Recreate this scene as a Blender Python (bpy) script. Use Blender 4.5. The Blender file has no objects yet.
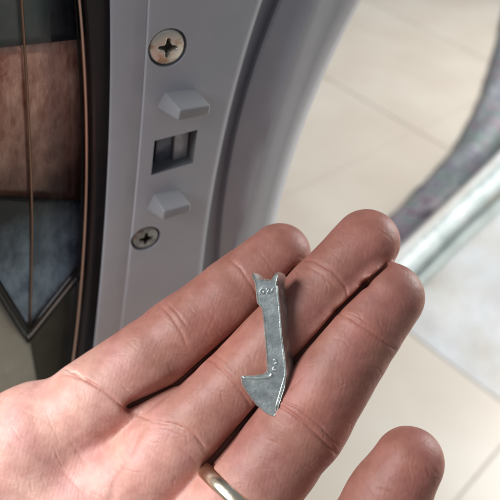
import bpy, bmesh, math, random
import numpy as np
from mathutils import Vector, Matrix
random.seed(3); RNG = np.random.default_rng(5)
scene = bpy.context.scene
col = scene.collection

# ------------------------------------------------------------------ camera
FOV = math.radians(40); F = 250 / math.tan(FOV / 2)
cam_d = bpy.data.cameras.new('camera'); cam = bpy.data.objects.new('camera', cam_d); col.objects.link(cam)
cam_d.angle = FOV; cam_d.clip_start = 0.01; cam_d.clip_end = 60
CM = Matrix.Translation((0, 0, 0.80)) @ Matrix.Rotation(math.radians(50), 4, 'X') @ Matrix.Rotation(math.radians(13.5), 4, 'Z')
cam.matrix_world = CM
cam_d.dof.use_dof = True; cam_d.dof.focus_distance = 0.150
cam_d.dof.aperture_fstop = cam_d.lens / 2.1
scene.camera = cam
scene.cycles.use_denoising = True
scene.view_settings.view_transform = 'Standard'; scene.view_settings.look = 'None'
scene.view_settings.exposure = 0.0; scene.view_settings.gamma = 1.0

# ------------------------------------------------------------------ room light (soft indoor daylight)
world = bpy.data.worlds.new('World'); scene.world = world; world.use_nodes = True
nt = world.node_tree; bg = nt.nodes['Background']
tc = nt.nodes.new('ShaderNodeTexCoord'); sx = nt.nodes.new('ShaderNodeSeparateXYZ'); cr = nt.nodes.new('ShaderNodeValToRGB')
mr = nt.nodes.new('ShaderNodeMapRange'); mr.inputs[1].default_value = -1; mr.inputs[2].default_value = 1
nt.links.new(tc.outputs['Generated'], sx.inputs[0]); nt.links.new(sx.outputs['Z'], mr.inputs[0])
nt.links.new(mr.outputs[0], cr.inputs[0]); nt.links.new(cr.outputs[0], bg.inputs[0])
cr.color_ramp.elements[0].color = (.36, .33, .30, 1); cr.color_ramp.elements[1].color = (.66, .72, .82, 1)
cr.color_ramp.elements[0].position = .35; cr.color_ramp.elements[1].position = .8
bg.inputs[1].default_value = 0.32

def area(name, loc, target, size, power, color=(1, 1, 1), sy=None):
    l = bpy.data.lights.new(name, 'AREA'); l.energy = power; l.color = color; l.size = size
    if sy: l.shape = 'RECTANGLE'; l.size_y = sy
    o = bpy.data.objects.new(name, l); col.objects.link(o); o.location = loc
    o.rotation_euler = (Vector(target) - Vector(loc)).to_track_quat('-Z', 'Y').to_euler()
    return o
area('window_light', (1.9, 1.9, 1.5), (0.5, 0.7, 0), 1.2, 76, (1.0, .98, .95), 1.4)
rl = area('palm_key', CM @ Vector((-.29, .07, .06)), CM @ Vector((-.085, -.055, -.155)), 0.18, .36, (.97, .98, 1.0))  # added close lamp, narrowed to brighten the palm more than the fingers
rl.data.spread = math.radians(62)

# ------------------------------------------------------------------ helpers
def ray(px, py):
    return CM.to_3x3() @ Vector(((px - 250) / F, (250 - py) / F, -1))
CL = CM.translation.copy()
def W(px, py, d):                      # a point d metres in front of the lens plane
    return CL + ray(px, py) * d
def hit(px, py, p0, n):
    r = ray(px, py); return CL + r * ((p0 - CL).dot(n) / r.dot(n))
def onfloor(px, py, z=0.0):
    return hit(px, py, Vector((0, 0, z)), Vector((0, 0, 1)))

def tag(o, label=None, cat=None, group=None, kind=None):
    if label: o['label'] = label
    if cat: o['category'] = cat
    if group: o['group'] = group
    if kind: o['kind'] = kind
    return o
def empty(name, loc):
    o = bpy.data.objects.new(name, None); col.objects.link(o); o.location = loc
    o.empty_display_size = .01
    return o
def mesh_obj(name, verts, faces, mat, parent=None, smooth=True):
    me = bpy.data.meshes.new(name); me.from_pydata([tuple(v) for v in verts], [], [tuple(f) for f in faces])
    me.materials.append(mat)
    bm = bmesh.new(); bm.from_mesh(me); bmesh.ops.recalc_face_normals(bm, faces=bm.faces); bm.to_mesh(me); bm.free()
    me.polygons.foreach_set('use_smooth', [smooth] * len(me.polygons))
    o = bpy.data.objects.new(name, me); col.objects.link(o)
    if parent is not None:
        o.parent = parent
        root = parent
        inv = Matrix.Translation(-abs_loc(parent))
        me.transform(inv)
    return o
def abs_loc(o):
    v = Vector(o.location)
    while o.parent: o = o.parent; v += Vector(o.location)
    return v
def autosmooth(o, ang=35):
    me = o.data; bm = bmesh.new(); bm.from_mesh(me); a = math.radians(ang)
    for e in bm.edges:
        e.smooth = not (len(e.link_faces) == 2 and e.calc_face_angle(0) > a)
    for f in bm.faces: f.smooth = True
    bm.to_mesh(me); bm.free()
def bevel(o, w, seg=3, ang=30):
    me = o.data; bm = bmesh.new(); bm.from_mesh(me)
    es = [e for e in bm.edges if len(e.link_faces) == 2 and e.calc_face_angle(0) > math.radians(ang)]
    bmesh.ops.bevel(bm, geom=es, offset=w, segments=seg, affect='EDGES', profile=.5, clamp_overlap=True)
    bm.to_mesh(me); bm.free(); autosmooth(o, 50)
def tube(pts, rad, nseg=10):
    pts = [Vector(p) for p in pts]; n = len(pts); V = []; Fc = []
    rads = rad if hasattr(rad, '__len__') else [rad] * n
    ref = Vector((.3, .2, 1)).normalized()
    for i, p in enumerate(pts):
        t = (pts[min(i + 1, n - 1)] - pts[max(i - 1, 0)]).normalized()
        a = t.cross(ref).normalized(); b = t.cross(a)
        for k in range(nseg):
            q = 2 * math.pi * k / nseg
            V.append(p + (a * math.cos(q) + b * math.sin(q)) * rads[i])
    for i in range(n - 1):
        for k in range(nseg):
            Fc.append((i * nseg + k, i * nseg + (k + 1) % nseg, (i + 1) * nseg + (k + 1) % nseg, (i + 1) * nseg + k))
    Fc.append(tuple(range(nseg))); Fc.append(tuple((n - 1) * nseg + k for k in range(nseg)))
    return V, Fc
def spline(pts, n):                    # Catmull-Rom through 2-D / 3-D points
    P = np.array(pts, float); m = len(P)
    P = np.vstack([2 * P[0] - P[1], P, 2 * P[-1] - P[-2]]); out = []
    for s in np.linspace(0, m - 1 - 1e-9, n):
        i = int(s); t = s - i; a, b, c, d = P[i], P[i + 1], P[i + 2], P[i + 3]
        out.append(.5 * ((2 * b) + (-a + c) * t + (2 * a - 5 * b + 4 * c - d) * t * t + (-a + 3 * b - 3 * c + d) * t ** 3))
    return np.array(out)

# ------------------------------------------------------------------ materials
def material(name, base, rough=.5, metal=0., noise=None, bump=None, spec=.5, extra=None, stretch=None):
    """noise = (scale, colour2, lo, hi, detail); bump = (scale, strength, distance[m])"""
    m = bpy.data.materials.new(name); m.use_nodes = True; t = m.node_tree
    b = t.nodes['Principled BSDF']; N = t.nodes.new; L = t.links.new
    b.inputs['Base Color'].default_value = (*base, 1); b.inputs['Roughness'].default_value = rough
    b.inputs['Metallic'].default_value = metal; b.inputs['Specular IOR Level'].default_value = spec
    tc = N('ShaderNodeTexCoord')
    if noise:
        sc, c2, lo, hi, det = noise
        nn = N('ShaderNodeTexNoise'); nn.inputs['Scale'].default_value = sc; nn.inputs['Detail'].default_value = det
        nn.inputs['Roughness'].default_value = .65
        if stretch:
            mpp = N('ShaderNodeMapping'); mpp.inputs['Scale'].default_value = stretch; L(tc.outputs['Object'], mpp.inputs[0]); L(mpp.outputs[0], nn.inputs['Vector'])
        else: L(tc.outputs['Object'], nn.inputs['Vector'])
        r = N('ShaderNodeValToRGB'); r.color_ramp.elements[0].position = lo; r.color_ramp.elements[1].position = hi
        r.color_ramp.elements[0].color = (*base, 1); r.color_ramp.elements[1].color = (*c2, 1)
        L(nn.outputs['Fac'], r.inputs[0]); L(r.outputs[0], b.inputs['Base Color'])
    if bump:
        n2 = N('ShaderNodeTexNoise'); n2.inputs['Scale'].default_value = bump[0]; n2.inputs['Detail'].default_value = 5
        L(tc.outputs['Object'], n2.inputs['Vector'])
        bp = N('ShaderNodeBump'); bp.inputs['Strength'].default_value = bump[1]; bp.inputs['Distance'].default_value = bump[2]
        L(n2.outputs['Fac'], bp.inputs['Height']); L(bp.outputs[0], b.inputs['Normal'])
    if extra: extra(m, t, b)
    return m

M_frame = material('grey_plastic', (.43, .45, .495), .38, noise=(55, (.47, .485, .525), .35, .65, 4), bump=(2600, .12, .0002))
M_slot = material('shaded_slot_plastic', (.17, .175, .185), .5)  # slot walls coloured darker than the frame to stand for shade inside
M_inner = material('slot_metal', (.13, .15, .19), .35, .3, noise=(260, (.22, .25, .30), .4, .65, 4))
M_springp = material('zinc_plate', (.55, .57, .60), .4, .3, noise=(300, (.40, .42, .45), .4, .6, 4))
M_tab = material('grey_tab_plastic', (.29, .29, .305), .40, bump=(900, .2, .0003))
M_rubber = material('black_rubber', (.018, .014, .016), .28, noise=(60, (.035, .022, .022), .4, .7, 3))
M_screw = material('screw_steel', (.80, .78, .70), .35, .9, noise=(300, (.58, .40, .27), .50, .64, 4), bump=(1800, .3, .0002))
M_screw2 = material('dull_screw_steel', (.34, .34, .34), .35, 1.0, noise=(500, (.20, .19, .18), .42, .62, 4), bump=(1800, .3, .0002))
M_recess = material('screw_recess_dark', (.03, .025, .02), .6, .4)
M_steel = material('bright_steel', (.55, .58, .60), .22, 1.0, bump=(500, .1, .0002))
M_dark = material('dark_blue_reflection', (.012, .014, .025), .25, .3, noise=(40, (.05, .06, .075), .45, .7, 3))
M_teal = material('grey_green_reflection', (.13, .17, .165), .4, .1, noise=(50, (.26, .24, .26), .4, .7, 3))
def zfade(lo, hi, cl, ch):  # height gradient that darkens the painted glass reflections in base colour
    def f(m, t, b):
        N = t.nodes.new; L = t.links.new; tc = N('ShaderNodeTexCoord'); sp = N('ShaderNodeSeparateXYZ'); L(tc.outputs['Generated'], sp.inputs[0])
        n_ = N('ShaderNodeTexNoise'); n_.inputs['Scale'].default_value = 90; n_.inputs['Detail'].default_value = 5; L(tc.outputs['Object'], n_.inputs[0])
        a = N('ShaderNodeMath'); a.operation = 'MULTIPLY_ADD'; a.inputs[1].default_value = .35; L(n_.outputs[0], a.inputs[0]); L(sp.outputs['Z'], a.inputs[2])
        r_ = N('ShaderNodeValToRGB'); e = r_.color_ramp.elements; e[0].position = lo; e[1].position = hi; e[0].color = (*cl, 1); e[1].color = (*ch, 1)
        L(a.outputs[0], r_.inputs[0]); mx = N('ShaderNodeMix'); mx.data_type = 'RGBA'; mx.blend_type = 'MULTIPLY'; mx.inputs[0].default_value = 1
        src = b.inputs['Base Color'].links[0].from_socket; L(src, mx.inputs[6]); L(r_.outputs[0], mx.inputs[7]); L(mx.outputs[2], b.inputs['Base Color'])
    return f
M_blue = material('blue_steel_reflection', (.10, .15, .23), .25, .3, noise=(160, (.38, .50, .64), .40, .70, 8), bump=(200, .3, .0005), stretch=(1, 1, .5), extra=zfade(.48, .88, (1.1, 1.1, 1.1), (.07, .05, .045)))
M_copper = material('copper_reflection', (.46, .20, .15), .2, .25, noise=(300, (1.0, .62, .51), .36, .70, 10), bump=(700, .25, .0003), stretch=(1, 1, .45), extra=zfade(.34, .95, (.10, .06, .055), (1.1, 1.05, 1.05)))
M_olive = material('olive_reflection', (.075, .07, .045), .5, .2, noise=(70, (.13, .12, .085), .4, .7, 4))
M_pale = material('pale_green_fabric', (.55, .58, .50), .8, noise=(60, (.68, .70, .62), .35, .7, 4), bump=(150, .6, .001))
M_brass = material('copper_line_reflection', (.40, .25, .18), .35, .9)
M_rim = material('bright_copper_rim', (.80, .55, .43), .25, .8)
M_trimdark = material('dark_trim', (.03, .028, .03), .25, .7)

def mat_glass():
    m = bpy.data.materials.new('clear_glass'); m.use_nodes = True; t = m.node_tree
    t.nodes.remove(t.nodes['Principled BSDF']); N = t.nodes.new
    o = t.nodes['Material Output']; tr = N('ShaderNodeBsdfTransparent'); gl = N('ShaderNodeBsdfGlossy'); mx = N('ShaderNodeMixShader'); fr = N('ShaderNodeLayerWeight')
    tr.inputs[0].default_value = (.90, .94, .93, 1); gl.inputs['Roughness'].default_value = .05; fr.inputs[0].default_value = .12
    t.links.new(fr.outputs['Fresnel'], mx.inputs[0]); t.links.new(tr.outputs[0], mx.inputs[1]); t.links.new(gl.outputs[0], mx.inputs[2]); t.links.new(mx.outputs[0], o.inputs[0])
    return m
M_glass = mat_glass()

def latch_extra(m, t, b):
    N = t.nodes.new; L = t.links.new
    tc = N('ShaderNodeTexCoord'); n1 = N('ShaderNodeTexNoise'); n1.inputs['Scale'].default_value = 420; n1.inputs['Detail'].default_value = 7
    n2 = N('ShaderNodeTexNoise'); n2.inputs['Scale'].default_value = 2300; n2.inputs['Detail'].default_value = 3
    L(tc.outputs['Object'], n1.inputs[0]); L(tc.outputs['Object'], n2.inputs[0])
    r = N('ShaderNodeMapRange'); r.inputs[1].default_value = .35; r.inputs[2].default_value = .65; r.inputs[3].default_value = .24; r.inputs[4].default_value = .45
    L(n1.outputs[0], r.inputs[0]); L(r.outputs[0], b.inputs['Roughness'])
    ad = N('ShaderNodeMath'); ad.operation = 'MULTIPLY_ADD'; ad.inputs[1].default_value = .35
    L(n2.outputs[0], ad.inputs[0]); L(n1.outputs[0], ad.inputs[2])
    bp = N('ShaderNodeBump'); bp.inputs['Strength'].default_value = .55; bp.inputs['Distance'].default_value = .0003
    L(ad.outputs[0], bp.inputs['Height']); L(bp.outputs[0], b.inputs['Normal'])
M_zinc = material('cast_zinc', (.56, .61, .58), .40, .9, noise=(700, (.84, .89, .86), .35, .7, 5), extra=latch_extra)
M_gold = material('worn_gold', (.78, .68, .50), .25, 1.0, noise=(500, (.78, .72, .60), .4, .65, 4), bump=(900, .2, .0002))

def mat_skin():
    m = bpy.data.materials.new('skin'); m.use_nodes = True; t = m.node_tree; N = t.nodes.new; L = t.links.new
    b = t.nodes['Principled BSDF']; tc = N('ShaderNodeTexCoord')
    at = N('ShaderNodeAttribute'); at.attribute_name = 'tone'
    n = N('ShaderNodeTexNoise'); n.inputs['Scale'].default_value = 210; n.inputs['Detail'].default_value = 6; n.inputs['Roughness'].default_value = .6
    L(tc.outputs['Object'], n.inputs[0])
    r = N('ShaderNodeValToRGB'); r.color_ramp.elements[0].position = .3; r.color_ramp.elements[1].position = .7
    r.color_ramp.elements[0].color = (.86, .76, .74, 1); r.color_ramp.elements[1].color = (1.08, 1.10, 1.10, 1)
    L(n.outputs['Fac'], r.inputs[0])
    mx = N('ShaderNodeMix'); mx.data_type = 'RGBA'; mx.blend_type = 'MULTIPLY'; mx.inputs[0].default_value = 1
    L(at.outputs['Color'], mx.inputs[6]); L(r.outputs[0], mx.inputs[7]); L(mx.outputs[2], b.inputs['Base Color'])
    b.inputs['Subsurface Weight'].default_value = .25; b.inputs['Subsurface Radius'].default_value = (1, .35, .2); b.inputs['Subsurface Scale'].default_value = .0022
    b.inputs['Roughness'].default_value = .52; b.inputs['Specular IOR Level'].default_value = .42
    # skin relief: fine cell pattern + fingerprint-like ridges
    mp = N('ShaderNodeMapping'); mp.inputs['Scale'].default_value = (1, 1, 1); L(tc.outputs['Object'], mp.inputs[0])
    v = N('ShaderNodeTexVoronoi'); v.feature = 'DISTANCE_TO_EDGE'; v.inputs['Scale'].default_value = 1100; L(mp.outputs[0], v.inputs[0])
    v2 = N('ShaderNodeTexVoronoi'); v2.feature = 'DISTANCE_TO_EDGE'; v2.inputs['Scale'].default_value = 420; L(mp.outputs[0], v2.inputs[0])
    w = N('ShaderNodeTexWave'); w.inputs['Scale'].default_value = 330; w.inputs['Distortion'].default_value = 9; w.inputs['Detail'].default_value = 2; w.inputs['Detail Scale'].default_value = .3
    L(tc.outputs['Object'], w.inputs[0])
    a1 = N('ShaderNodeMath'); a1.operation = 'MULTIPLY_ADD'; a1.inputs[1].default_value = .5; L(v.outputs[0], a1.inputs[0]); L(v2.outputs[0], a1.inputs[2])
    a2 = N('ShaderNodeMath'); a2.operation = 'MULTIPLY_ADD'; a2.inputs[1].default_value = .10; L(w.outputs['Fac'], a2.inputs[0]); L(a1.outputs[0], a2.inputs[2])
    a3 = N('ShaderNodeMath'); a3.operation = 'MULTIPLY_ADD'; a3.inputs[1].default_value = .5; L(n.outputs['Fac'], a3.inputs[0]); L(a2.outputs[0], a3.inputs[2])
    bp = N('ShaderNodeBump'); bp.inputs['Strength'].default_value = .20; bp.inputs['Distance'].default_value = .0004
    L(a3.outputs[0], bp.inputs['Height']); L(bp.outputs[0], b.inputs['Normal'])
    return m
M_skin = mat_skin()

def mat_floor():
    m = bpy.data.materials.new('floor_tile'); m.use_nodes = True; t = m.node_tree; N = t.nodes.new; L = t.links.new
    b = t.nodes['Principled BSDF']; tc = N('ShaderNodeTexCoord')
    n = N('ShaderNodeTexNoise'); n.inputs['Scale'].default_value = 5; n.inputs['Detail'].default_value = 7; L(tc.outputs['Object'], n.inputs[0])
    r = N('ShaderNodeValToRGB'); r.color_ramp.elements[0].position = .35; r.color_ramp.elements[1].position = .68
    r.color_ramp.elements[0].color = (.69, .61, .51, 1); r.color_ramp.elements[1].color = (.76, .70, .60, 1)
    L(n.outputs['Fac'], r.inputs[0]); L(r.outputs[0], b.inputs['Base Color'])
    b.inputs['Roughness'].default_value = .28
    return m
M_tile = mat_floor()
M_grout = material('grout', (.56, .49, .41), .9, noise=(30, (.62, .56, .48), .4, .6, 3))

# ------------------------------------------------------------------ floor: grout bed and bevelled tiles as one sheet
g = [(-30, -30, 0), (30, -30, 0), (30, 30, 0), (-30, 30, 0)]
o = mesh_obj('ground', [Vector(p) - Vector((0, 0, .0015)) for p in g], [(0, 1, 2, 3)], M_grout); tag(o, kind='structure')
A = onfloor(524, 418); d1 = (onfloor(400, 325) - A).normalized(); d2 = Vector((-d1.y, d1.x, 0))
if d2.dot(onfloor(440, 478) - A) < 0: d2 = -d2
S = .60; G = .0013; V = []; Fc = []
for i in range(-9, 10):
    for j in range(-9, 10):
        base = A + d1 * (i * S) + d2 * (j * S); k = len(V)
        for (u, v, z) in ((G, G, -.0004), (S - G, G, -.0004), (S - G, S - G, -.0004), (G, S - G, -.0004),
                          (2 * G, 2 * G, 0), (S - 2 * G, 2 * G, 0), (S - 2 * G, S - 2 * G, 0), (2 * G, S - 2 * G, 0)):
            V.append(base + d1 * u + d2 * v + Vector((0, 0, z)))
        Fc += [(k, k + 1, k + 5, k + 4), (k + 1, k + 2, k + 6, k + 5), (k + 2, k + 3, k + 7, k + 6), (k + 3, k, k + 4, k + 7), (k + 4, k + 5, k + 6, k + 7)]
o = mesh_obj('floor', V, Fc, M_tile, smooth=False); tag(o, kind='structure')

# ------------------------------------------------------------------ washing machine door
AZ = math.radians(36)
n = Vector((math.sin(AZ), -math.cos(AZ), 0)); U = Vector((0, 0, 1)); R = U.cross(n) * -1
if R.x < 0: R = -R
P0 = W(156, 143, .182)
def D(px, py, t=0.):                   # point on the door face (t = cm behind the face)
    return hit(px, py, P0 - n * (t * .01), n)
door = empty('washing_machine_door', D(156, 300))
tag(door, 'open grey washing machine door edge with two screws, two catch tabs and a latch slot', 'appliance door')

def curve(pts, deg=2):
    ys = [p[1] for p in pts]; xs = [p[0] for p in pts]; c = np.polyfit(ys, xs, deg)
    return lambda y: float(np.polyval(c, y))
c_gapL = curve([(81, 0), (86, 50), (88, 125), (88, 200), (85, 260), (77, 345)])
c_gapR = curve([(110, 0), (109, 100), (106, 200), (103, 250), (94, 340)])
c_bev = curve([(148, 0), (142, 90), (139, 140), (131, 237), (120, 320)])
c_gvL = curve([(262, 0), (236, 86), (217, 168), (207, 230)])
c_gvR = curve([(280, 0), (250, 86), (231, 158), (222, 230)])
c_rdg = curve([(322, 0), (283, 110), (254, 211)])
c_out = curve([(361.5, 0), (338, 48), (315, 96), (297, 144), (276, 221)])
YS = list(np.linspace(-130, 470, 61))
def damp(c, y):                        # follow the fitted curve in view, run on straight past it
    if y <= 260: return c(y)
    s = (c(260) - c(250)) / 10
    return c(260) + s * (y - 260)
def col_pts(fn, t): return [D(fn(y), y, t) for y in YS]
prof = []
prof.append(col_pts(lambda y: c_gapR(y) + 0, 1.6))
prof.append(col_pts(lambda y: c_gapR(y) + 0, .10))
prof.append(col_pts(lambda y: c_gapR(y) + 1.5, .02))
prof.append(col_pts(lambda y: c_gapR(y) + 4, 0))
prof.append(col_pts(lambda y: c_bev(y) - 1.5, 0.0))
prof.append(col_pts(lambda y: c_bev(y), .012))
prof.append(col_pts(lambda y: c_bev(y) + 2.2, -.03))
prof.append(col_pts(lambda y: c_bev(y) + 4, -.04))
for f_ in (.25, .5, .75): prof.append(col_pts(lambda y, f_=f_: (c_bev(y) + 4) * (1 - f_) + (damp(c_gvL, y) - 5) * f_, -.04))
prof.append(col_pts(lambda y: damp(c_gvL, y) - 5, -.04))
for fn_, t_ in ((lambda y: damp(c_gvL, y) - 2, -.03), (lambda y: damp(c_gvL, y) - .3, .03), (lambda y: damp(c_gvL, y) + .6, .30), (lambda y: damp(c_gvL, y) + 1.5, .85),
                (lambda y: damp(c_gvR, y) - 5, .95), (lambda y: damp(c_gvR, y) - 2.5, .75), (lambda y: damp(c_gvR, y) - .5, .55), (lambda y: damp(c_gvR, y) + 3, .48),
                (lambda y: .5 * damp(c_gvR, y) + .5 * damp(c_rdg, y), .30), (lambda y: damp(c_rdg, y) - 8, .12), (lambda y: damp(c_rdg, y), .12), (lambda y: damp(c_rdg, y) + 8, .32),
                (lambda y: .5 * damp(c_rdg, y) + .5 * damp(c_out, y), .34), (lambda y: damp(c_out, y) - 6, .46), (lambda y: damp(c_out, y) - 1.5, .60)):
    prof.append(col_pts(fn_, t_))
last = col_pts(lambda y: damp(c_out, y), .9); prof.append(last)
prof.append([p - n * .012 - R * .002 for p in last])
prof.append([p - n * .022 - R * .006 for p in last])
prof.append([p - n * .030 - R * .020 for p in last])
first = prof[0]
prof.append([p - n * .022 for p in first])
V = [p for c_ in prof for p in c_]; NR = len(YS); NC = len(prof); Fc = []
for c_ in range(NC):
    c2 = (c_ + 1) % NC
    for r_ in range(NR - 1):
        Fc.append((c_ * NR + r_, c_ * NR + r_ + 1, c2 * NR + r_ + 1, c2 * NR + r_))
Fc.append(tuple(c_ * NR for c_ in range(NC))); Fc.append(tuple(c_ * NR + NR - 1 for c_ in reversed(range(NC))))
frame = mesh_obj('frame', V, Fc, M_frame, door)
autosmooth(frame, 28)

def prism(px4, t0, t1, shrink=1.0):     # prism through the door face from t0 to t1 cm
    q0 = [D(x, y, t0) for x, y in px4]; base = [D(x, y, 0) for x, y in px4]
    q = [b - n * (t0 * .01) for b in base] + [b - n * (t1 * .01) for b in base]
    k = len(px4)
    f = [tuple(range(k)), tuple(range(2 * k - 1, k - 1, -1))] + [(i, (i + 1) % k, k + (i + 1) % k, k + i) for i in range(k)]
    return q, f
def cut(target, verts, faces):
    c_ = mesh_obj('cutter', verts, faces, M_frame, smooth=False)
    md = target.modifiers.new('b', 'BOOLEAN'); md.object = c_; md.operation = 'DIFFERENCE'; md.solver = 'EXACT'
    bpy.context.view_layer.update()
    dg = bpy.context.evaluated_depsgraph_get()
    me = bpy.data.meshes.new_from_object(target.evaluated_get(dg)); target.modifiers.clear(); target.data = me
    bpy.data.objects.remove(c_)
HOLE = [(154, 140), (197, 129), (192.5, 162), (150.5, 174.5)]
cut(frame, *prism(HOLE, -.3, 1.25))
# screw counterbores
def circ(px, py, r, k=40):
    c0 = D(px, py, 0); return [c0 + (R * math.cos(2 * math.pi * i / k) + U * math.sin(2 * math.pi * i / k)) * r for i in range(k)]
def cyl_faces(k): return [tuple(range(k)), tuple(range(2 * k - 1, k - 1, -1))] + [(i, (i + 1) % k, k + (i + 1) % k, k + i) for i in range(k)]
SCREWS = [(167.5, 47.5, .00465, 25), (145.5, 238, .0042, 12)]
for (x, y, r, a) in SCREWS:
    c_ = circ(x, y, r + .0004)
    cut(frame, [p + n * .003 for p in c_] + [p - n * .0022 for p in c_], cyl_faces(40))
autosmooth(frame, 28)
frame.data.materials.append(M_slot); fo = abs_loc(frame); hc = D(174, 151)
for p_ in frame.data.polygons:
    q_ = fo + Vector(p_.center); tt_ = (P0 - q_).dot(n) * 100
    if tt_ > .05 and (q_ + n * (tt_ * .01) - hc).length < .0085 and abs(p_.normal.dot(n)) < .5: p_.material_index = 1

# screws: polar height field with a cross recess
for (x, y, r, a) in SCREWS:
    c0 = D(x, y, 0) - n * .0004; V = []; Fc = []; NRr, NT = 26, 72
    for i in range(NRr + 1):
        rr = r * i / NRr
        for k in range(NT):
            q = 2 * math.pi * k / NT + math.radians(a)
            X, Y = rr * math.cos(q), rr * math.sin(q)
            h = .0005 * (1 - (rr / r) ** 3) + .0003
            if rr > r * .9: h -= .0006 * ((rr / r - .9) / .1) ** 2
            s = r * .52; w_ = r * .11
            arm = min(abs(X), abs(Y)); lng = max(abs(X), abs(Y))
            wd = w_ * (1.3 - .6 * min(1, lng / s)) + (r * .16 if lng < r * .2 else 0)
            if lng < s:
                f_ = max(0, min(1, (wd - arm) / (r * .05) + .5)); g_ = max(0, min(1, (s - lng) / (r * .08)))
                h -= .0019 * f_ * g_
            q2 = q - math.radians(a) + math.radians(a)
            V.append(c0 + (R * X * 1 + U * Y) + n * h)
    for i in range(NRr):
        for k in range(NT):
            Fc.append((i * NT + k, i * NT + (k + 1) % NT, (i + 1) * NT + (k + 1) % NT, (i + 1) * NT + k))
    k0 = NRr * NT; b0 = len(V)
    for k in range(NT): V.append(Vector(V[k0 + k]) - n * .002)
    for k in range(NT): Fc.append((k0 + k, k0 + (k + 1) % NT, b0 + (k + 1) % NT, b0 + k))
    s_ = mesh_obj('screw', V, Fc, M_screw if y < 100 else M_screw2, door); autosmooth(s_, 60)
    # dark bars in the bottom of the cross
    def bar(L_, w2, ang):
        ca, sa = math.cos(ang), math.sin(ang); A_ = R * ca + U * sa; B_ = U * ca - R * sa
        return [c0 + A_ * i_ + B_ * j_ - n * .0005 for i_, j_ in ((-L_, -w2), (L_, -w2), (L_, w2), (-L_, w2))]
    V = []; Fc = []
    for q in (0, 90):
        b_ = len(V); bb = bar(r * .50, r * .13, math.radians(a + q)); off = -n * (.0001 * (q > 0))
        V += [p + off for p in bb] + [p - n * .0004 + off for p in bb]; Fc += [tuple(b_ + i for i in f) for f in cyl_faces(4)]
    mesh_obj('cross_recess', V, Fc, M_recess, s_, False)

# catch tabs
def tab(quad, out, lip, wd=0):
    """quad: base outline on the face; out: protruding height cm"""
    base = [D(x, y, 0) - n * .001 for x, y in quad]
    top = [D(x, y, -out) for x, y in lip]
    V = base + top
    Fc = [(0, 1, 2, 3), (7, 6, 5, 4), (0, 1, 5, 4), (1, 2, 6, 5), (2, 3, 7, 6), (3, 0, 4, 7)]
    o_ = mesh_obj('catch_tab', V, Fc, M_tab, door, False); bevel(o_, .00045, 3); return o_
tab([(164, 91), (195, 87.5), (193, 104), (154, 108)], .78, [(180, 110), (211, 105), (209, 115), (178, 121)])
tab([(153, 193), (178, 188), (177, 205), (144, 210)], .66, [(164, 211.5), (191, 204), (191, 212), (163, 220.5)])
# latch mechanism visible inside the slot
def plate(name, px4, t0, t1, mat, parent=door, bev=.0003):
    v_, f_ = [], []
    q = [D(x, y, t0) for x, y in px4]; q2 = [p - n * ((t1 - t0) * .01) for p in q]
    o_ = mesh_obj(name, q + q2, cyl_faces(len(px4)), mat, parent, False)
    if bev: bevel(o_, bev, 2)
    return o_
plate('slot_back', [(150, 132), (206, 122), (202, 182), (146, 190)], 1.2, 1.3, M_rubber, bev=0)
plate('latch_spring', [(176, 122), (190, 120), (186, 174), (172, 177)], .32, .5, M_springp)
plate('latch_plate', [(158, 126), (174, 124), (171, 164), (154, 168)], .42, .5, M_inner)
plate('latch_stop', [(188, 120), (204, 118), (200, 170), (184, 174)], .62, .7, M_slot)
# faint moulded marks at the top of the strip
for (x0, x1, y0, y1) in ():
    plate('moulded_pad', [(x0, y0), (x1, y0 - 3), (x1 - 1, y1 - 3), (x0 - 1, y1)], -.055, .05, M_frame, bev=.0004)

# rubber gap ring between the strip and the glass
def loft(name, cols, mat, parent, thick=None, close=False):
    NRr = len(cols[0]); NCc = len(cols); V = [p for c_ in cols for p in c_]; Fc = []
    for c_ in range(NCc - (0 if close else 1)):
        c2 = (c_ + 1) % NCc
        for r_ in range(NRr - 1): Fc.append((c_ * NRr + r_, c_ * NRr + r_ + 1, c2 * NRr + r_ + 1, c2 * NRr + r_))
    o_ = mesh_obj(name, V, Fc, mat, parent)
    if thick:
        md = o_.modifiers.new('solid', 'SOLIDIFY'); md.thickness = thick; md.offset = 0
    return o_
loft('gasket', [[D(c_gapL(y) - 3, y, 1.5) for y in YS], [D(c_gapL(y) + 2, y, 1.15) for y in YS],
                [D(c_gapL(y) + 8, y, 1.0) for y in YS], [D(c_gapR(y) - 7, y, 1.15) for y in YS], [D(c_gapR(y) - 1, y, 1.0) for y in YS], [D(c_gapR(y) + 6, y, 1.5) for y in YS]], M_rubber, door, .0012)

# glass bowl; coloured panels behind it stand for reflections in the glass
def tb(x): return 1.0 - 1.5 * (1 - ((x + 150) / 238) ** 2) if x > -150 else -.5     # bulge of the bowl
def G_(x, y, dt=0.): return D(x, y, tb(x) + dt)
XS = [-150, -110, -70, -40, -15, 10, 30, 50, 66, 78]
def xs_at(x, y): return x + (c_gapL(y) - 86) * max(0, min(1, (x + 20) / 100))
cols_ = [[G_(xs_at(x, y), y) for y in YS] for x in XS] + [[D(c_gapL(y) - 2.5, y, tb(84)) for y in YS]]
bowl = loft('glass_bowl', cols_, M_glass, door)
if bowl.data.polygons[300].normal.dot(n) < 0: bowl.data.flip_normals()
def patch(name, y0f, y1f, mat, x0=-150, x1=85, dt=.55, ny=14, parent=door):
    xs = np.linspace(x0, x1, 16); cols2 = []
    for x in xs:
        a, b = y0f(x), y1f(x); cols2.append([G_(xs_at(x, a + (b - a) * k / ny), a + (b - a) * k / ny, dt) for k in range(ny + 1)])
    return loft(name, cols2, mat, parent, .0015)
topb = lambda x: 46 - .1 * x
mid = lambda x: 196 + .05 * x
def Vy(x): return 335 - 1.6 * (28 - x) if x < 28 else 335 - 1.25 * (x - 28)
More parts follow.
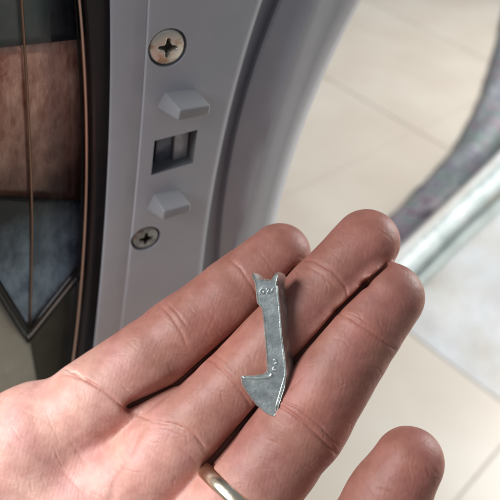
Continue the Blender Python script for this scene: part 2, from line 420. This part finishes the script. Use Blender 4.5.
patch('grey_reflection_panel', lambda x: -130, topb, M_teal, x1=50)
patch('dark_reflection_panel', lambda x: -130, topb, M_dark, x0=50)
patch('copper_reflection_panel', topb, mid, M_copper)
patch('steel_reflection_panel', mid, lambda x: max(mid(x) + 10, Vy(x)), M_blue, dt=.5, ny=24)
patch('lower_reflection_panel', lambda x: max(mid(x) + 5, Vy(x) - 6), lambda x: 470, M_olive, dt=1.2)
patch('pale_panel', lambda x: 300 + 1.25 * x if x < 34 else 342 + 3.4 * (x - 34), lambda x: 480, M_pale, x0=-150, x1=62, dt=.9)
sm = [(20, -20), (22, 10), (25, 55), (28, 110), (31, 180), (32, 240), (30, 328)]
V, Fc = tube([G_(x, y, .38) for x, y in spline(sm, 30)], .00035); mesh_obj('reflected_seam', V, Fc, M_brass, door)  # seam tube stands for a line reflected in the glass
V, Fc = tube([D(c_gapL(y) - 2, y, tb(84) - .02) for y in YS], .0004); mesh_obj('rim_trim', V, Fc, M_rim, door)
V, Fc = tube([D(c_gapL(y) - 6.5, y, tb(84) + .12) for y in YS], .0003); mesh_obj('inner_rim', V, Fc, M_trimdark, door)
for k, (off, mt, rr) in enumerate(((0, M_trimdark, .0011), (5.5, M_steel, .0005), (9, M_trimdark, .0009))):  # V-shaped lines of the glass reflection, built as tubes
    V, Fc = tube([G_(x, Vy(x) + off - 3, .35 + .06 * k) for x in (-40, -20, 0, 14, 24, 28, 32, 42, 56, 70, 82)], rr)
    mesh_obj('reflected_edge', V, Fc, mt, door)

# ------------------------------------------------------------------ hand (one continuous skin grown from an implicit field)
def C(px, py, dcm):                    # camera-space cm
    return np.array([(px - 250) / F * dcm, (250 - py) / F * dcm, -dcm])
def rc(rp, dcm): return rp / F * dcm
VOX = .048
lo = np.array([-14.5, -15.0, -20.5]); hi = np.array([5.6, 2.2, -12.6])
dim = np.ceil((hi - lo) / VOX).astype(int)
gx = (lo[0] + VOX * np.arange(dim[0])).astype(np.float32); gy = (lo[1] + VOX * np.arange(dim[1])).astype(np.float32); gz = (lo[2] + VOX * np.arange(dim[2])).astype(np.float32)
BIG = 1.2
def field(): return np.full(tuple(dim), BIG, np.float32)
def smin(a, b, k):
    h = np.maximum(k - np.abs(a - b), 0) / k
    return np.minimum(a, b) - h * h * k * .25
def add_cone(Fd, a, b, ra, rb, k=.3, flat=1.0):
    m = max(ra, rb) + BIG
    l = np.minimum(a, b) - m; h = np.maximum(a, b) + m
    i0 = np.clip(((l - lo) / VOX).astype(int), 0, dim); i1 = np.clip(((h - lo) / VOX).astype(int) + 1, 0, dim)
    if (i1 <= i0).any(): return
    X = gx[i0[0]:i1[0], None, None] - a[0]; Y = gy[None, i0[1]:i1[1], None] - a[1]; Z = gz[None, None, i0[2]:i1[2]] - a[2]
    d = (b - a); L2 = float(d @ d) + 1e-9
    t = np.clip((X * d[0] + Y * d[1] + Z * d[2]) / L2, 0, 1)
    q = np.sqrt((X - t * d[0]) ** 2 + (Y - t * d[1]) ** 2 + ((Z - t * d[2]) / flat) ** 2) - (ra + t * (rb - ra))
    sl = Fd[i0[0]:i1[0], i0[1]:i1[1], i0[2]:i1[2]]
    sl[...] = smin(sl, q.astype(np.float32), k)
# finger joints: (px, py, depth cm, radius px)
FING = {
 'index':  [(30, 450, 16.9, 50), (180, 337, 16.8, 39.5), (238, 290, 16.8, 35), (280, 254, 16.8, 30)],
 'middle': [(100, 510, 16.6, 48), (232, 388, 15.95, 37.5), (321, 292, 15.7, 34), (366, 242, 15.65, 32)],
 'ring':   [(168, 584, 16.4, 53), (301, 424, 15.4, 46), (355, 340, 15.15, 38.5), (389, 297, 15.1, 33.5)],
 'little': [(232, 652, 15.9, 46), (346, 570, 15.0, 44), (386, 500, 14.6, 39.5), (408, 461, 14.5, 34)],
}
fields = []
for nm, J in FING.items():
    Fd = field(); P = [C(x, y, d) for x, y, d, r in J]; Rr = [rc(r, d) for x, y, d, r in J]
    for i in range(3):
        add_cone(Fd, P[i], P[i + 1], Rr[i] * .97, Rr[i + 1] * .97, .25)
    zc = np.array([0, 0, 1.])
    for i, (f0, f1, sh, sc) in enumerate(((.42, .80, .10, .93), (.22, .80, .12, .93), (.40, 1.0, .08, .95))):
        a = P[i] * (1 - f0) + P[i + 1] * f0; b = P[i] * (1 - f1) + P[i + 1] * f1
        ra = (Rr[i] * (1 - f0) + Rr[i + 1] * f0) * sc; rb = (Rr[i] * (1 - f1) + Rr[i + 1] * f1) * sc
        add_cone(Fd, a + zc * sh, b + zc * sh, ra, rb, .22)
    fields.append(Fd)
palm = field()
wr = [C(-190, 640, 17.2), C(-150, 700, 17.4), C(-110, 760, 17.3), C(-70, 810, 17.1)]
mc = [C(25, 450, 16.75), C(88, 512, 16.75), C(155, 592, 16.6), C(225, 660, 16.3)]
for i in range(4): add_cone(palm, wr[i], mc[i], 1.35, 1.10, .6)
for i in range(3):
    add_cone(palm, mc[i], mc[i + 1], 1.05, 1.05, .5)
    add_cone(palm, (wr[i] + mc[i]) / 2, (wr[i + 1] + mc[i + 1]) / 2, 1.1, 1.1, .6)
add_cone(palm, C(38, 432, 16.9), C(88, 462, 17.0), .90, .85, .4)      # webs between the finger roots
add_cone(palm, C(112, 475, 16.7), C(205, 505, 16.9), .95, .9, .4)
add_cone(palm, C(215, 560, 16.3), C(270, 600, 16.1), 1.0, 1.0, .5)
add_cone(palm, C(-60, 470, 16.9), C(35, 425, 16.9), 1.0, .9, .5)
add_cone(palm, C(-150, 560, 16.5), C(-90, 470, 16.6), 1.45, 1.1, .8)     # ball of the thumb
add_cone(palm, C(-30, 700, 16.4), C(120, 690, 16.1), 1.4, 1.3, .8)       # heel on the little-finger side
add_cone(palm, C(-130, 730, 17.3), C(-420, 1020, 18.2), 2.0, 2.5, 1.0, .8)  # wrist and forearm
add_cone(palm, C(-70, 690, 17.3), C(-380, 1010, 18.2), 1.8, 2.2, 1.0, .8)
thumb = field(); TJ = [C(-170, 590, 16.7), C(-165, 470, 16.3), C(-150, 375, 15.9), C(-125, 305, 15.6)]; TR = [1.35, 1.05, .95, .80]
for i in range(3): add_cone(thumb, TJ[i], TJ[i + 1], TR[i], TR[i + 1], .3)
H = palm
H = smin(H, thumb, .7)
parts_ = [smin(palm, f, .42) for f in fields]
for p_ in parts_: H = smin(H, p_, .16)
def carve(Fd, a, b, ra, rb, k):
    t_ = field(); add_cone(t_, a, b, ra, rb, .01)
    return -smin(-Fd, t_, k)
def slot(path, d0, deep, ra, rb, k):
    global H
    m_ = int(deep / .10) + 1
    t_ = field()
    for q in range(m_):
        for (x0, y0), (x1, y1) in zip(path[:-1], path[1:]):
            add_cone(t_, C(x0, y0, d0 + q * .10), C(x1, y1, d0 + q * .10), ra, rb, .05)
    H = -smin(-H, t_, k)
slot([(128, 407), (178, 383), (250, 318), (296, 266)], 16.02, .7, .050, .040, .12)
slot([(207, 466), (240, 427), (290, 366)], 14.85, 1.1, .052, .050, .12)
slot([(290, 366), (338, 311), (366, 284)], 14.40, .95, .048, .044, .12)
slot([(366, 284), (387, 265)], 14.40, .78, .044, .040, .12)
H = carve(H, C(132, 405, 16.0), C(176, 383, 16.0), .12, .08, .3)
H = carve(H, C(209, 463, 15.5), C(232, 436, 15.45), .09, .06, .25)
import openvdb as vdb
grid = vdb.FloatGrid(BIG); grid.copyFromArray(H.astype(np.float64)); pts, quads = grid.convertToQuads(isovalue=0.0)
pts = np.array(pts, float) * VOX + lo
del fields, parts_, palm, thumb, H, grid
me = bpy.data.meshes.new('hand'); me.vertices.add(len(pts)); me.vertices.foreach_set('co', pts.ravel().astype(np.float32))
nq = len(quads); me.loops.add(nq * 4); me.loops.foreach_set('vertex_index', np.array(quads).ravel().astype(np.int32))
me.polygons.add(nq); me.polygons.foreach_set('loop_start', np.arange(0, nq * 4, 4, dtype=np.int32))
me.update(calc_edges=True); me.validate()
# one subdivision gives room for the creases
tmp = bpy.data.objects.new('hand_tmp', me); col.objects.link(tmp)
sm_ = tmp.modifiers.new('s', 'SMOOTH'); sm_.factor = .5; sm_.iterations = 7
ss = tmp.modifiers.new('ss', 'SUBSURF'); ss.levels = 1; ss.render_levels = 1
bpy.context.view_layer.update()
me = bpy.data.meshes.new_from_object(tmp.evaluated_get(bpy.context.evaluated_depsgraph_get())); bpy.data.objects.remove(tmp)
nv = len(me.vertices); co = np.empty(nv * 3, np.float32); me.vertices.foreach_get('co', co); co = co.reshape(-1, 3).astype(float)
nr = np.empty(nv * 3, np.float32); me.vertex_normals.foreach_get('vector', nr); nr = nr.reshape(-1, 3).astype(float)
ctr = co.mean(0)
px = 250 + co[:, 0] / -co[:, 2] * F; py = 250 - co[:, 1] / -co[:, 2] * F
if (nr * (co - ctr)).sum() < 0: nr = -nr; FLIP = True
else: FLIP = False
front = np.clip((nr * (-co / np.linalg.norm(co, axis=1, keepdims=True))).sum(1) * 2.5, 0, 1)   # facing the palm side
def dist_poly(pl):
    dmin = np.full(nv, 1e9)
    for (a, b) in zip(pl[:-1], pl[1:]):
        a = np.array(a, float); b = np.array(b, float); d = b - a
        t = np.clip(((px - a[0]) * d[0] + (py - a[1]) * d[1]) / (d @ d + 1e-9), 0, 1)
        dmin = np.minimum(dmin, np.hypot(px - a[0] - t * d[0], py - a[1] - t * d[1]))
    return dmin
CREASE = [  # (points, depth cm, width px)
 ([(50, 366), (66, 369), (84, 379), (104, 391), (120, 405), (133, 414)], .070, 1.5),
 ([(62, 374), (80, 378), (98, 386)], .035, 1.1),
 ([(133, 414), (155, 421), (176, 425), (194, 434), (206, 450)], .060, 1.6),
 ([(150, 428), (166, 430), (186, 438)], .025, 1.1),
 ([(160, 305), (170, 315), (180, 330), (188, 348)], .040, 1.5),
 ([(167, 303), (177, 313), (188, 328)], .030, 1.1),
 ([(228, 258), (240, 268), (252, 286), (262, 303)], .040, 1.4),
 ([(300, 258), (316, 262), (332, 271), (345, 286), (349, 300)], .045, 1.4),
 ([(306, 266), (322, 274), (336, 288)], .022, 1.1),
 ([(200, 355), (214, 362), (232, 380), (246, 398), (253, 412)], .045, 1.5),
 ([(208, 350), (224, 360), (242, 378)], .025, 1.1),
 ([(335, 312), (350, 318), (368, 330), (385, 342), (398, 352)], .050, 1.5),
 ([(343, 311), (360, 318), (380, 331)], .020, 1.0),
 ([(262, 402), (284, 408), (306, 424), (326, 444), (345, 462)], .055, 1.6),
 ([(276, 398), (298, 408), (320, 426), (338, 446)], .035, 1.2),
 ([(150, 422), (138, 438), (128, 460), (116, 482), (108, 510)], .045, 4.0),
 ([(0, 442), (30, 452), (62, 470), (90, 500)], .020, 2.5),
 ([(60, 392), (76, 405), (96, 418), (120, 424)], .016, 2.0),
 ([(20, 410), (44, 420), (70, 440), (84, 462)], .012, 1.5),
 ([(200, 470), (190, 455), (176, 446)], .020, 1.6),
 ([(375, 488), (390, 492), (405, 500), (424, 512)], .035, 1.5),
]
for _ in range(300):                    # fine short skin lines, mostly across the fingers
    x0, y0 = RNG.uniform(0, 440), RNG.uniform(215, 500); a = RNG.normal(.85, .5) if RNG.random() < .6 else RNG.uniform(0, 3.14)
    L_ = RNG.uniform(8, 30); bx = RNG.normal(0, 2.5)
    CREASE.append(([(x0, y0), (x0 + math.cos(a) * L_ / 2 + bx, y0 + math.sin(a) * L_ / 2 - bx), (x0 + math.cos(a) * L_, y0 + math.sin(a) * L_)], RNG.uniform(.006, .018), RNG.uniform(.6, .9)))
disp = np.zeros(nv); fr = front > .02
for pl, dp, w_ in CREASE:
    a = np.array(pl); m_ = fr & (px > a[:, 0].min() - 25) & (px < a[:, 0].max() + 25) & (py > a[:, 1].min() - 25) & (py < a[:, 1].max() + 25)
    if not m_.any(): continue
    sv = (px, py, nv); px_, py_ = px, py
    idx = np.where(m_)[0]; px, py, nv = px_[idx], py_[idx], len(idx)
    jit = .8 * np.sin(px * .33 + py * .21) + .5 * np.sin(px * .9 - py * .7)
    px = px + jit * .5; py = py + jit * .5
    q = dist_poly(pl); px, py, nv = sv
    ends = np.minimum(np.hypot(px[idx] - a[0, 0], py[idx] - a[0, 1]), np.hypot(px[idx] - a[-1, 0], py[idx] - a[-1, 1]))
    fade = np.clip(ends / 7 + .15, 0, 1)
    dp *= .42; w_ *= .9
    disp[idx] -= (dp * np.exp(-(q / w_) ** 2) - dp * .18 * np.exp(-((q - w_ * 3.2) / (w_ * 2)) ** 2)) * front[idx] * fade
def vn(sc, seed):                        # cheap smooth noise
    r = np.random.default_rng(seed); s = np.zeros(len(co))
    for k in range(7):
        d = r.normal(size=3); d /= np.linalg.norm(d); s += np.sin(co @ d * sc * r.uniform(.6, 1.5) + r.uniform(0, 6.28))
    return s / 7
disp += .020 * vn(3.2, 1) + .008 * vn(8, 2) + .003 * vn(22, 3)
co2 = co + nr * disp[:, None]
# skin tone: paler palm, redder pads and folds; fingers also painted darker for shade
def blob(x, y, r): return np.exp(-(((px - x) ** 2 + (py - y) ** 2) / (r * r)))
pale = np.array([.70, .41, .345]); red = np.array([.33, .146, .112]); deep = np.array([.50, .14, .10])
palmness = 1 / (1 + np.exp(((px * .72 - (py - 400) * .70) - 95) / 22.)) 
fingers_m = 1 - palmness
tone = pale[None] * palmness[:, None] + red[None] * fingers_m[:, None]
rb_ = .55 * (blob(140, 470, 60) + blob(375, 235, 28) + blob(356, 325, 24) + blob(300, 395, 30) + blob(420, 470, 30) + blob(60, 440, 40) * .5 + blob(225, 340, 30) * .6)
rb_ = np.clip(rb_ + .12 * vn(2.5, 8), 0, 1)
tone = tone * (1 - rb_[:, None] * .5) + np.array([.60, .22, .17])[None] * rb_[:, None] * .5
cre = np.clip(-disp / .05, 0, 1)
tone = tone * (1 - cre[:, None] * .35) + deep[None] * cre[:, None] * .35
scr = np.exp(-(dist_poly([(58, 367), (66, 372), (76, 371), (84, 379)]) / 1.1) ** 2) * .5 + np.exp(-(dist_poly([(150, 421), (168, 424), (184, 429)]) / .9) ** 2) * .25
tone = tone * (1 - scr[:, None]) + np.array([.85, .66, .58])[None] * scr[:, None]
tone *= (1 + .06 * vn(30, 21) + .05 * vn(14, 22))[:, None] * np.stack([np.ones(nv), 1 + .06 * vn(6, 31), 1 + .05 * vn(7, 32)], 1)
tone *= (1 + .05 * vn(5, 11))[:, None]
wc = (np.array(CM.to_3x3()) @ (co2.T * .01)).T + np.array(CL)
HB = W(-140, 740, .175); wc -= np.array(HB)
me.vertices.foreach_set('co', wc.ravel().astype(np.float32))
ca = me.color_attributes.new('tone', 'FLOAT_COLOR', 'POINT')
ca.data.foreach_set('color', np.hstack([tone, np.ones((nv, 1))]).ravel().astype(np.float32))
if FLIP: me.flip_normals()
me.materials.clear(); me.materials.append(M_skin); me.update(); me.name = 'hand'
me.polygons.foreach_set('use_smooth', [True] * len(me.polygons))
hand = bpy.data.objects.new('hand', me); hand.location = HB; col.objects.link(hand)
tag(hand, 'open left hand, palm up, holding out the small metal latch hook on its fingers', 'hand')

# ------------------------------------------------------------------ ring on the ring finger
J = FING['ring']; a = C(*J[0][:3]); b = C(*J[1][:3]); ax = (b - a) * np.array([1, 1, .15]); ax /= np.linalg.norm(ax)
tt = .50
while True:
    p_ = a + (b - a) * tt; q_ = 250 - p_[1] / -p_[2] * F
    if q_ < 500 or tt > .9: break
    tt += .005
vw = p_ / np.linalg.norm(p_); ax = b - a; ax = ax - vw * (ax @ vw); ax /= np.linalg.norm(ax)
rad = rc(J[0][3], J[0][2]) * (1 - tt) + rc(J[1][3], J[1][2]) * tt + .03
e1 = np.cross(ax, [0, 0, 1.]); e1 /= np.linalg.norm(e1); e2 = np.cross(ax, e1)
zt = np.array([0, 0, .17]) + np.array([.77, -.63, 0]) * .08
V = []; Fc = []; sec = [(-.19, -.03), (-.18, .05), (-.11, .10), (0, .115), (.11, .10), (.18, .05), (.19, -.03), (0, -.05)]; K = 96
for k in range(K):
    q = 2 * math.pi * k / K; dr = e1 * math.cos(q) + e2 * math.sin(q)
    for (u, h) in sec:
        w_ = p_ + zt + dr * (rad + h) + ax * u
        V.append(CM @ Vector(w_ * .01))
for k in range(K):
    for i in range(len(sec)):
        i2 = (i + 1) % len(sec); k2 = (k + 1) % K
        Fc.append((k * len(sec) + i, k * len(sec) + i2, k2 * len(sec) + i2, k2 * len(sec) + i))
o = mesh_obj('finger_ring', V, Fc, M_gold); autosmooth(o, 60)
tag(o, 'plain worn pale gold band around the ring finger of the hand', 'ring')

# ------------------------------------------------------------------ latch hook lying on the fingers
LD = .1455
OUT = [(251.5, 274), (254, 273), (258, 278), (262, 280), (264.5, 278.5), (267, 280.5), (271, 279.5), (275, 274), (278, 272),
       (279, 276), (277.5, 283), (279, 297), (281.5, 312), (283.5, 335), (286.5, 358), (288, 374), (286, 388), (281.5, 402), (278, 414),
       (274, 417), (266, 414), (256, 405), (247, 393), (241.5, 384), (240.5, 377), (242, 375), (254, 375), (264, 373.5), (267, 370), (265.5, 350), (263.5, 325), (262, 309), (257, 303), (256, 292), (255, 284)]
ln = (W(264, 340, 1) - W(264, 340, .5)).normalized()
latch = empty('latch_hook', W(268, 345, LD + .003))
tag(latch, 'small cast zinc door latch hook with forked top lying across the fingers', 'latch hook')
lc = np.array([267.0, 345.0])
def lp(x, y, dd):                       # tilt: foot end slightly nearer the fingers
    return W(x, y, LD + dd + (y - 345) * .000008)
def bevloop(poly, ins):
    P = np.array(poly, float); m = len(P); out = []
    for i in range(m):
        p0, p1, p2 = P[i - 1], P[i], P[(i + 1) % m]
        u = (p1 - p0) / np.linalg.norm(p1 - p0); v = (p2 - p1) / np.linalg.norm(p2 - p1)
        nn = np.array([-(u[1] + v[1]), u[0] + v[0]]); nn /= max(np.linalg.norm(nn), 1e-6)
        out.append(p1 + nn * ins)
    return out
ar = sum(OUT[i - 1][0] * OUT[i][1] - OUT[i][0] * OUT[i - 1][1] for i in range(len(OUT)))
sg = 1 if ar > 0 else -1
def loopW(ins, dd, shift=(0, 0)):
    return [lp(x + shift[0], y + shift[1], dd) for x, y in bevloop(OUT, sg * ins)]
body_loops = [loopW(2.0, .0002), loopW(1.1, 0.0, (-.3, 0)), loopW(.4, .0003, (-.5, 0)), loopW(0, .0009), loopW(-.2, .0032, (4.5, 1.2)), loopW(0, .0050, (7.0, 2.5)), loopW(1.0, .0056, (7.0, 2.5))]
m = len(OUT); V = [p for l in body_loops for p in l]; Fc = [tuple(range(m))]
for l in range(len(body_loops) - 1):
    for i in range(m): Fc.append((l * m + i, l * m + (i + 1) % m, (l + 1) * m + (i + 1) % m, (l + 1) * m + i))
Fc.append(tuple((len(body_loops) - 1) * m + i for i in reversed(range(m))))
o = mesh_obj('body', V, Fc, M_zinc, latch)
bm = bmesh.new(); bm.from_mesh(o.data); bmesh.ops.triangulate(bm, faces=[f for f in bm.faces if len(f.verts) > 4]); bm.to_mesh(o.data); bm.free()
autosmooth(o, 32)
# raised rib along the right flank, down to the toe
def strip(pts2, w_, h, name, mat=M_zinc):
    V, Fc = tube([lp(x, y, h) for x, y in spline(pts2, 24)], w_, 8); return mesh_obj(name, V, Fc, mat, latch)
strip([(277, 286), (279.5, 312), (281, 335), (284, 360), (285, 374), (281.5, 388), (275, 410)], .00022, .00025, 'edge_rib')
strip([(243, 377.5), (256, 378), (268, 377), (272, 374)], .00030, .0001, 'edge_rib')
# cast-in marks, raised
def mark(strokes, w_=.00012):
    for s in strokes:
        pass
    VV = []; FF = []
    for s in strokes:
        v_, f_ = tube([lp(x, y, .0000) for x, y in s], w_, 6); k = len(VV); VV += v_; FF += [tuple(k + i for i in f) for f in f_]
    return VV, FF
def glyph(ch, cx, cy, s, ang):
    G2 = {'G': [[(.8, -.8), (0, -1), (-.8, -.5), (-.8, .5), (0, 1), (.8, .7), (.8, .1), (.2, .1)]],
          '2': [[(-.6, -.7), (0, -1), (.6, -.6), (.4, 0), (-.6, 1), (.7, 1)]],
          '3': [[(-.6, -.8), (.2, -1), (.6, -.5), (0, 0), (.6, .5), (.2, 1), (-.6, .8)]],
          '6': [[(.5, -1), (-.4, -.3), (-.6, .4), (0, 1), (.6, .5), (.2, 0), (-.5, .2)]],
          '/': [[(.5, -1), (-.5, 1)]]}
    ca, sa = math.cos(ang), math.sin(ang)
    return [[(cx + (x * ca - y * sa) * s, cy + (x * sa + y * ca) * s) for x, y in st] for st in G2[ch]]
st = glyph('G', 262, 291.5, 2.4, -.1) + glyph('2', 267.5, 291, 2.4, -.1) + glyph('/', 272, 290, 2.6, -.1)
st += glyph('6', 274, 369, 2.3, -.15) + glyph('3', 275, 362, 2.3, -.15)
VV, FF = mark(st); mesh_obj('cast_mark', VV, FF, M_zinc, latch)

# ------------------------------------------------------------------ things lying on the floor at right
def mat_film(name, c1, c2, rough, alpha):
    def ex(m, t, b):
        b.inputs['Alpha'].default_value = alpha
    return material(name, c1, rough, noise=(14, c2, .35, .68, 6), bump=(30, .8, .01), spec=.8, extra=ex)
M_hose = material('mottled_plastic', (.16, .15, .16), .3, noise=(26, (.42, .46, .44), .42, .62, 5), bump=(60, .6, .004))
def hose_extra(m, t, b):
    N = t.nodes.new; L = t.links.new; tc = N('ShaderNodeTexCoord'); v = N('ShaderNodeTexNoise'); v.inputs['Scale'].default_value = 10; v.inputs['Detail'].default_value = 5; v.inputs['Roughness'].default_value = .7
    L(tc.outputs['Object'], v.inputs[0])
    r = N('ShaderNodeValToRGB'); e = r.color_ramp.elements
    e[0].position = .36; e[0].color = (.09, .07, .11, 1); e[1].position = .66; e[1].color = (.48, .52, .51, 1)
    for p_, c_ in ((.44, (.40, .31, .37, 1)), (.50, (.34, .33, .36, 1)), (.53, (.13, .27, .20, 1)), (.56, (.44, .46, .47, 1)), (.61, (.18, .16, .24, 1))):
        k = e.new(p_); k.color = c_
    L(v.outputs['Fac'], r.inputs[0]); L(r.outputs[0], b.inputs['Base Color'])
M_band = material('printed_film', (.2, .2, .2), .3, extra=hose_extra, bump=(50, .7, .006))
M_tubeglass = mat_film('pale_teal_film', (.40, .50, .49), (.74, .80, .80), .4, 1.0)
M_edge = material('grey_green_edge', (.26, .31, .29), .4, noise=(14, (.36, .42, .40), .4, .6, 4))
M_white = material('white_film', (.58, .56, .51), .4, noise=(5, (.68, .70, .71), .4, .6, 3), bump=(9, .5, .01))
def fl(px_, py_, z=0.): return onfloor(px_, py_, z)
def ribbon(name, path, widths, mat, z0, label, cat, seed, rows=9, lift=.02):
    """a bulging, creased band of film along a floor path; widths in m to either side"""
    r = np.random.default_rng(seed); P = spline([tuple(fl(x, y)) for x, y in path], 60); V = []; Fc = []
    for i, p in enumerate(P):
        t = P[min(i + 1, 59)] - P[max(i - 1, 0)]; t /= np.linalg.norm(t); s = np.array([-t[1], t[0], 0])
        w_ = np.interp(i / 59, np.linspace(0, 1, len(widths)), widths)
        for k in range(rows):
            u = k / (rows - 1) * 2 - 1
            z = z0 + lift * (1 - u * u) * (1 + .3 * math.sin(i * .5 + k)) + .002 * r.normal()
            V.append(Vector(p + s * u * w_) + Vector((0, 0, max(z, .001))))
    for i in range(59):
        for k in range(rows - 1): Fc.append((i * rows + k, i * rows + k + 1, (i + 1) * rows + k + 1, (i + 1) * rows + k))
    o_ = mesh_obj(name, V, Fc, mat); md = o_.modifiers.new('s', 'SOLIDIFY'); md.thickness = .001
    tag(o_, label, cat); return o_
ribbon('plastic_bag', [(524, -20), (508, 70), (485, 135), (455, 182), (418, 224), (380, 265), (340, 310)], [.06, .055, .05, .055, .05, .04], M_band, .004,
       'crumpled grey plastic bag with purple and green print curving across the floor at right', 'plastic bag', 1)
V, Fc = tube([fl(x, y, .06) for x, y in spline([(560, 108), (500, 172), (450, 217), (400, 266), (350, 314)], 30)], .027, 14)
o = mesh_obj('film_roll', V, Fc, M_tubeglass); tag(o, 'long pale teal roll of clear film behind the ring fingertip', 'film roll')
roll = o
V, Fc = tube([fl(x, y, .045) for x, y in spline([(572, 128), (512, 192), (462, 238), (412, 288), (362, 336)], 30)], .012, 10)
mesh_obj('roll_edge', V, Fc, M_edge, roll)
V, Fc = tube([fl(x, y, .093) for x, y in spline([(556, 98), (496, 160), (448, 206), (398, 254), (348, 302)], 30)], .008, 10)
mesh_obj('roll_edge', V, Fc, M_white, roll)
V = []; Fc = []; NU = 46
c4 = [fl(392, 330), fl(520, 424), fl(640, 250), fl(430, 235)]
c4 = [fl(395, 321), fl(530, 423), fl(650, 130), fl(452, 222)]
rr = np.random.default_rng(9)
for i in range(NU):
    for k in range(NU):
        u, v = k / (NU - 1), i / (NU - 1)
        p = c4[0] * (1 - u) * (1 - v) + c4[1] * u * (1 - v) + c4[2] * u * v + c4[3] * (1 - u) * v
        z = .0015 + .006 * (math.sin(u * 9 + v * 5) * .5 + .5) * (math.sin(v * 11 - u * 4) * .5 + .5) + .0004 * rr.random(); z = .0006 + z * min(1, v * 5 + .02)
        V.append(p + Vector((0, 0, z)))
for i in range(NU - 1):
    for k in range(NU - 1): Fc.append((i * NU + k, i * NU + k + 1, (i + 1) * NU + k + 1, (i + 1) * NU + k))
o = mesh_obj('plastic_sheet', V, Fc, M_white)
tag(o, 'bright white plastic sheet lying flat and wrinkled on the tiled floor', 'plastic sheet')
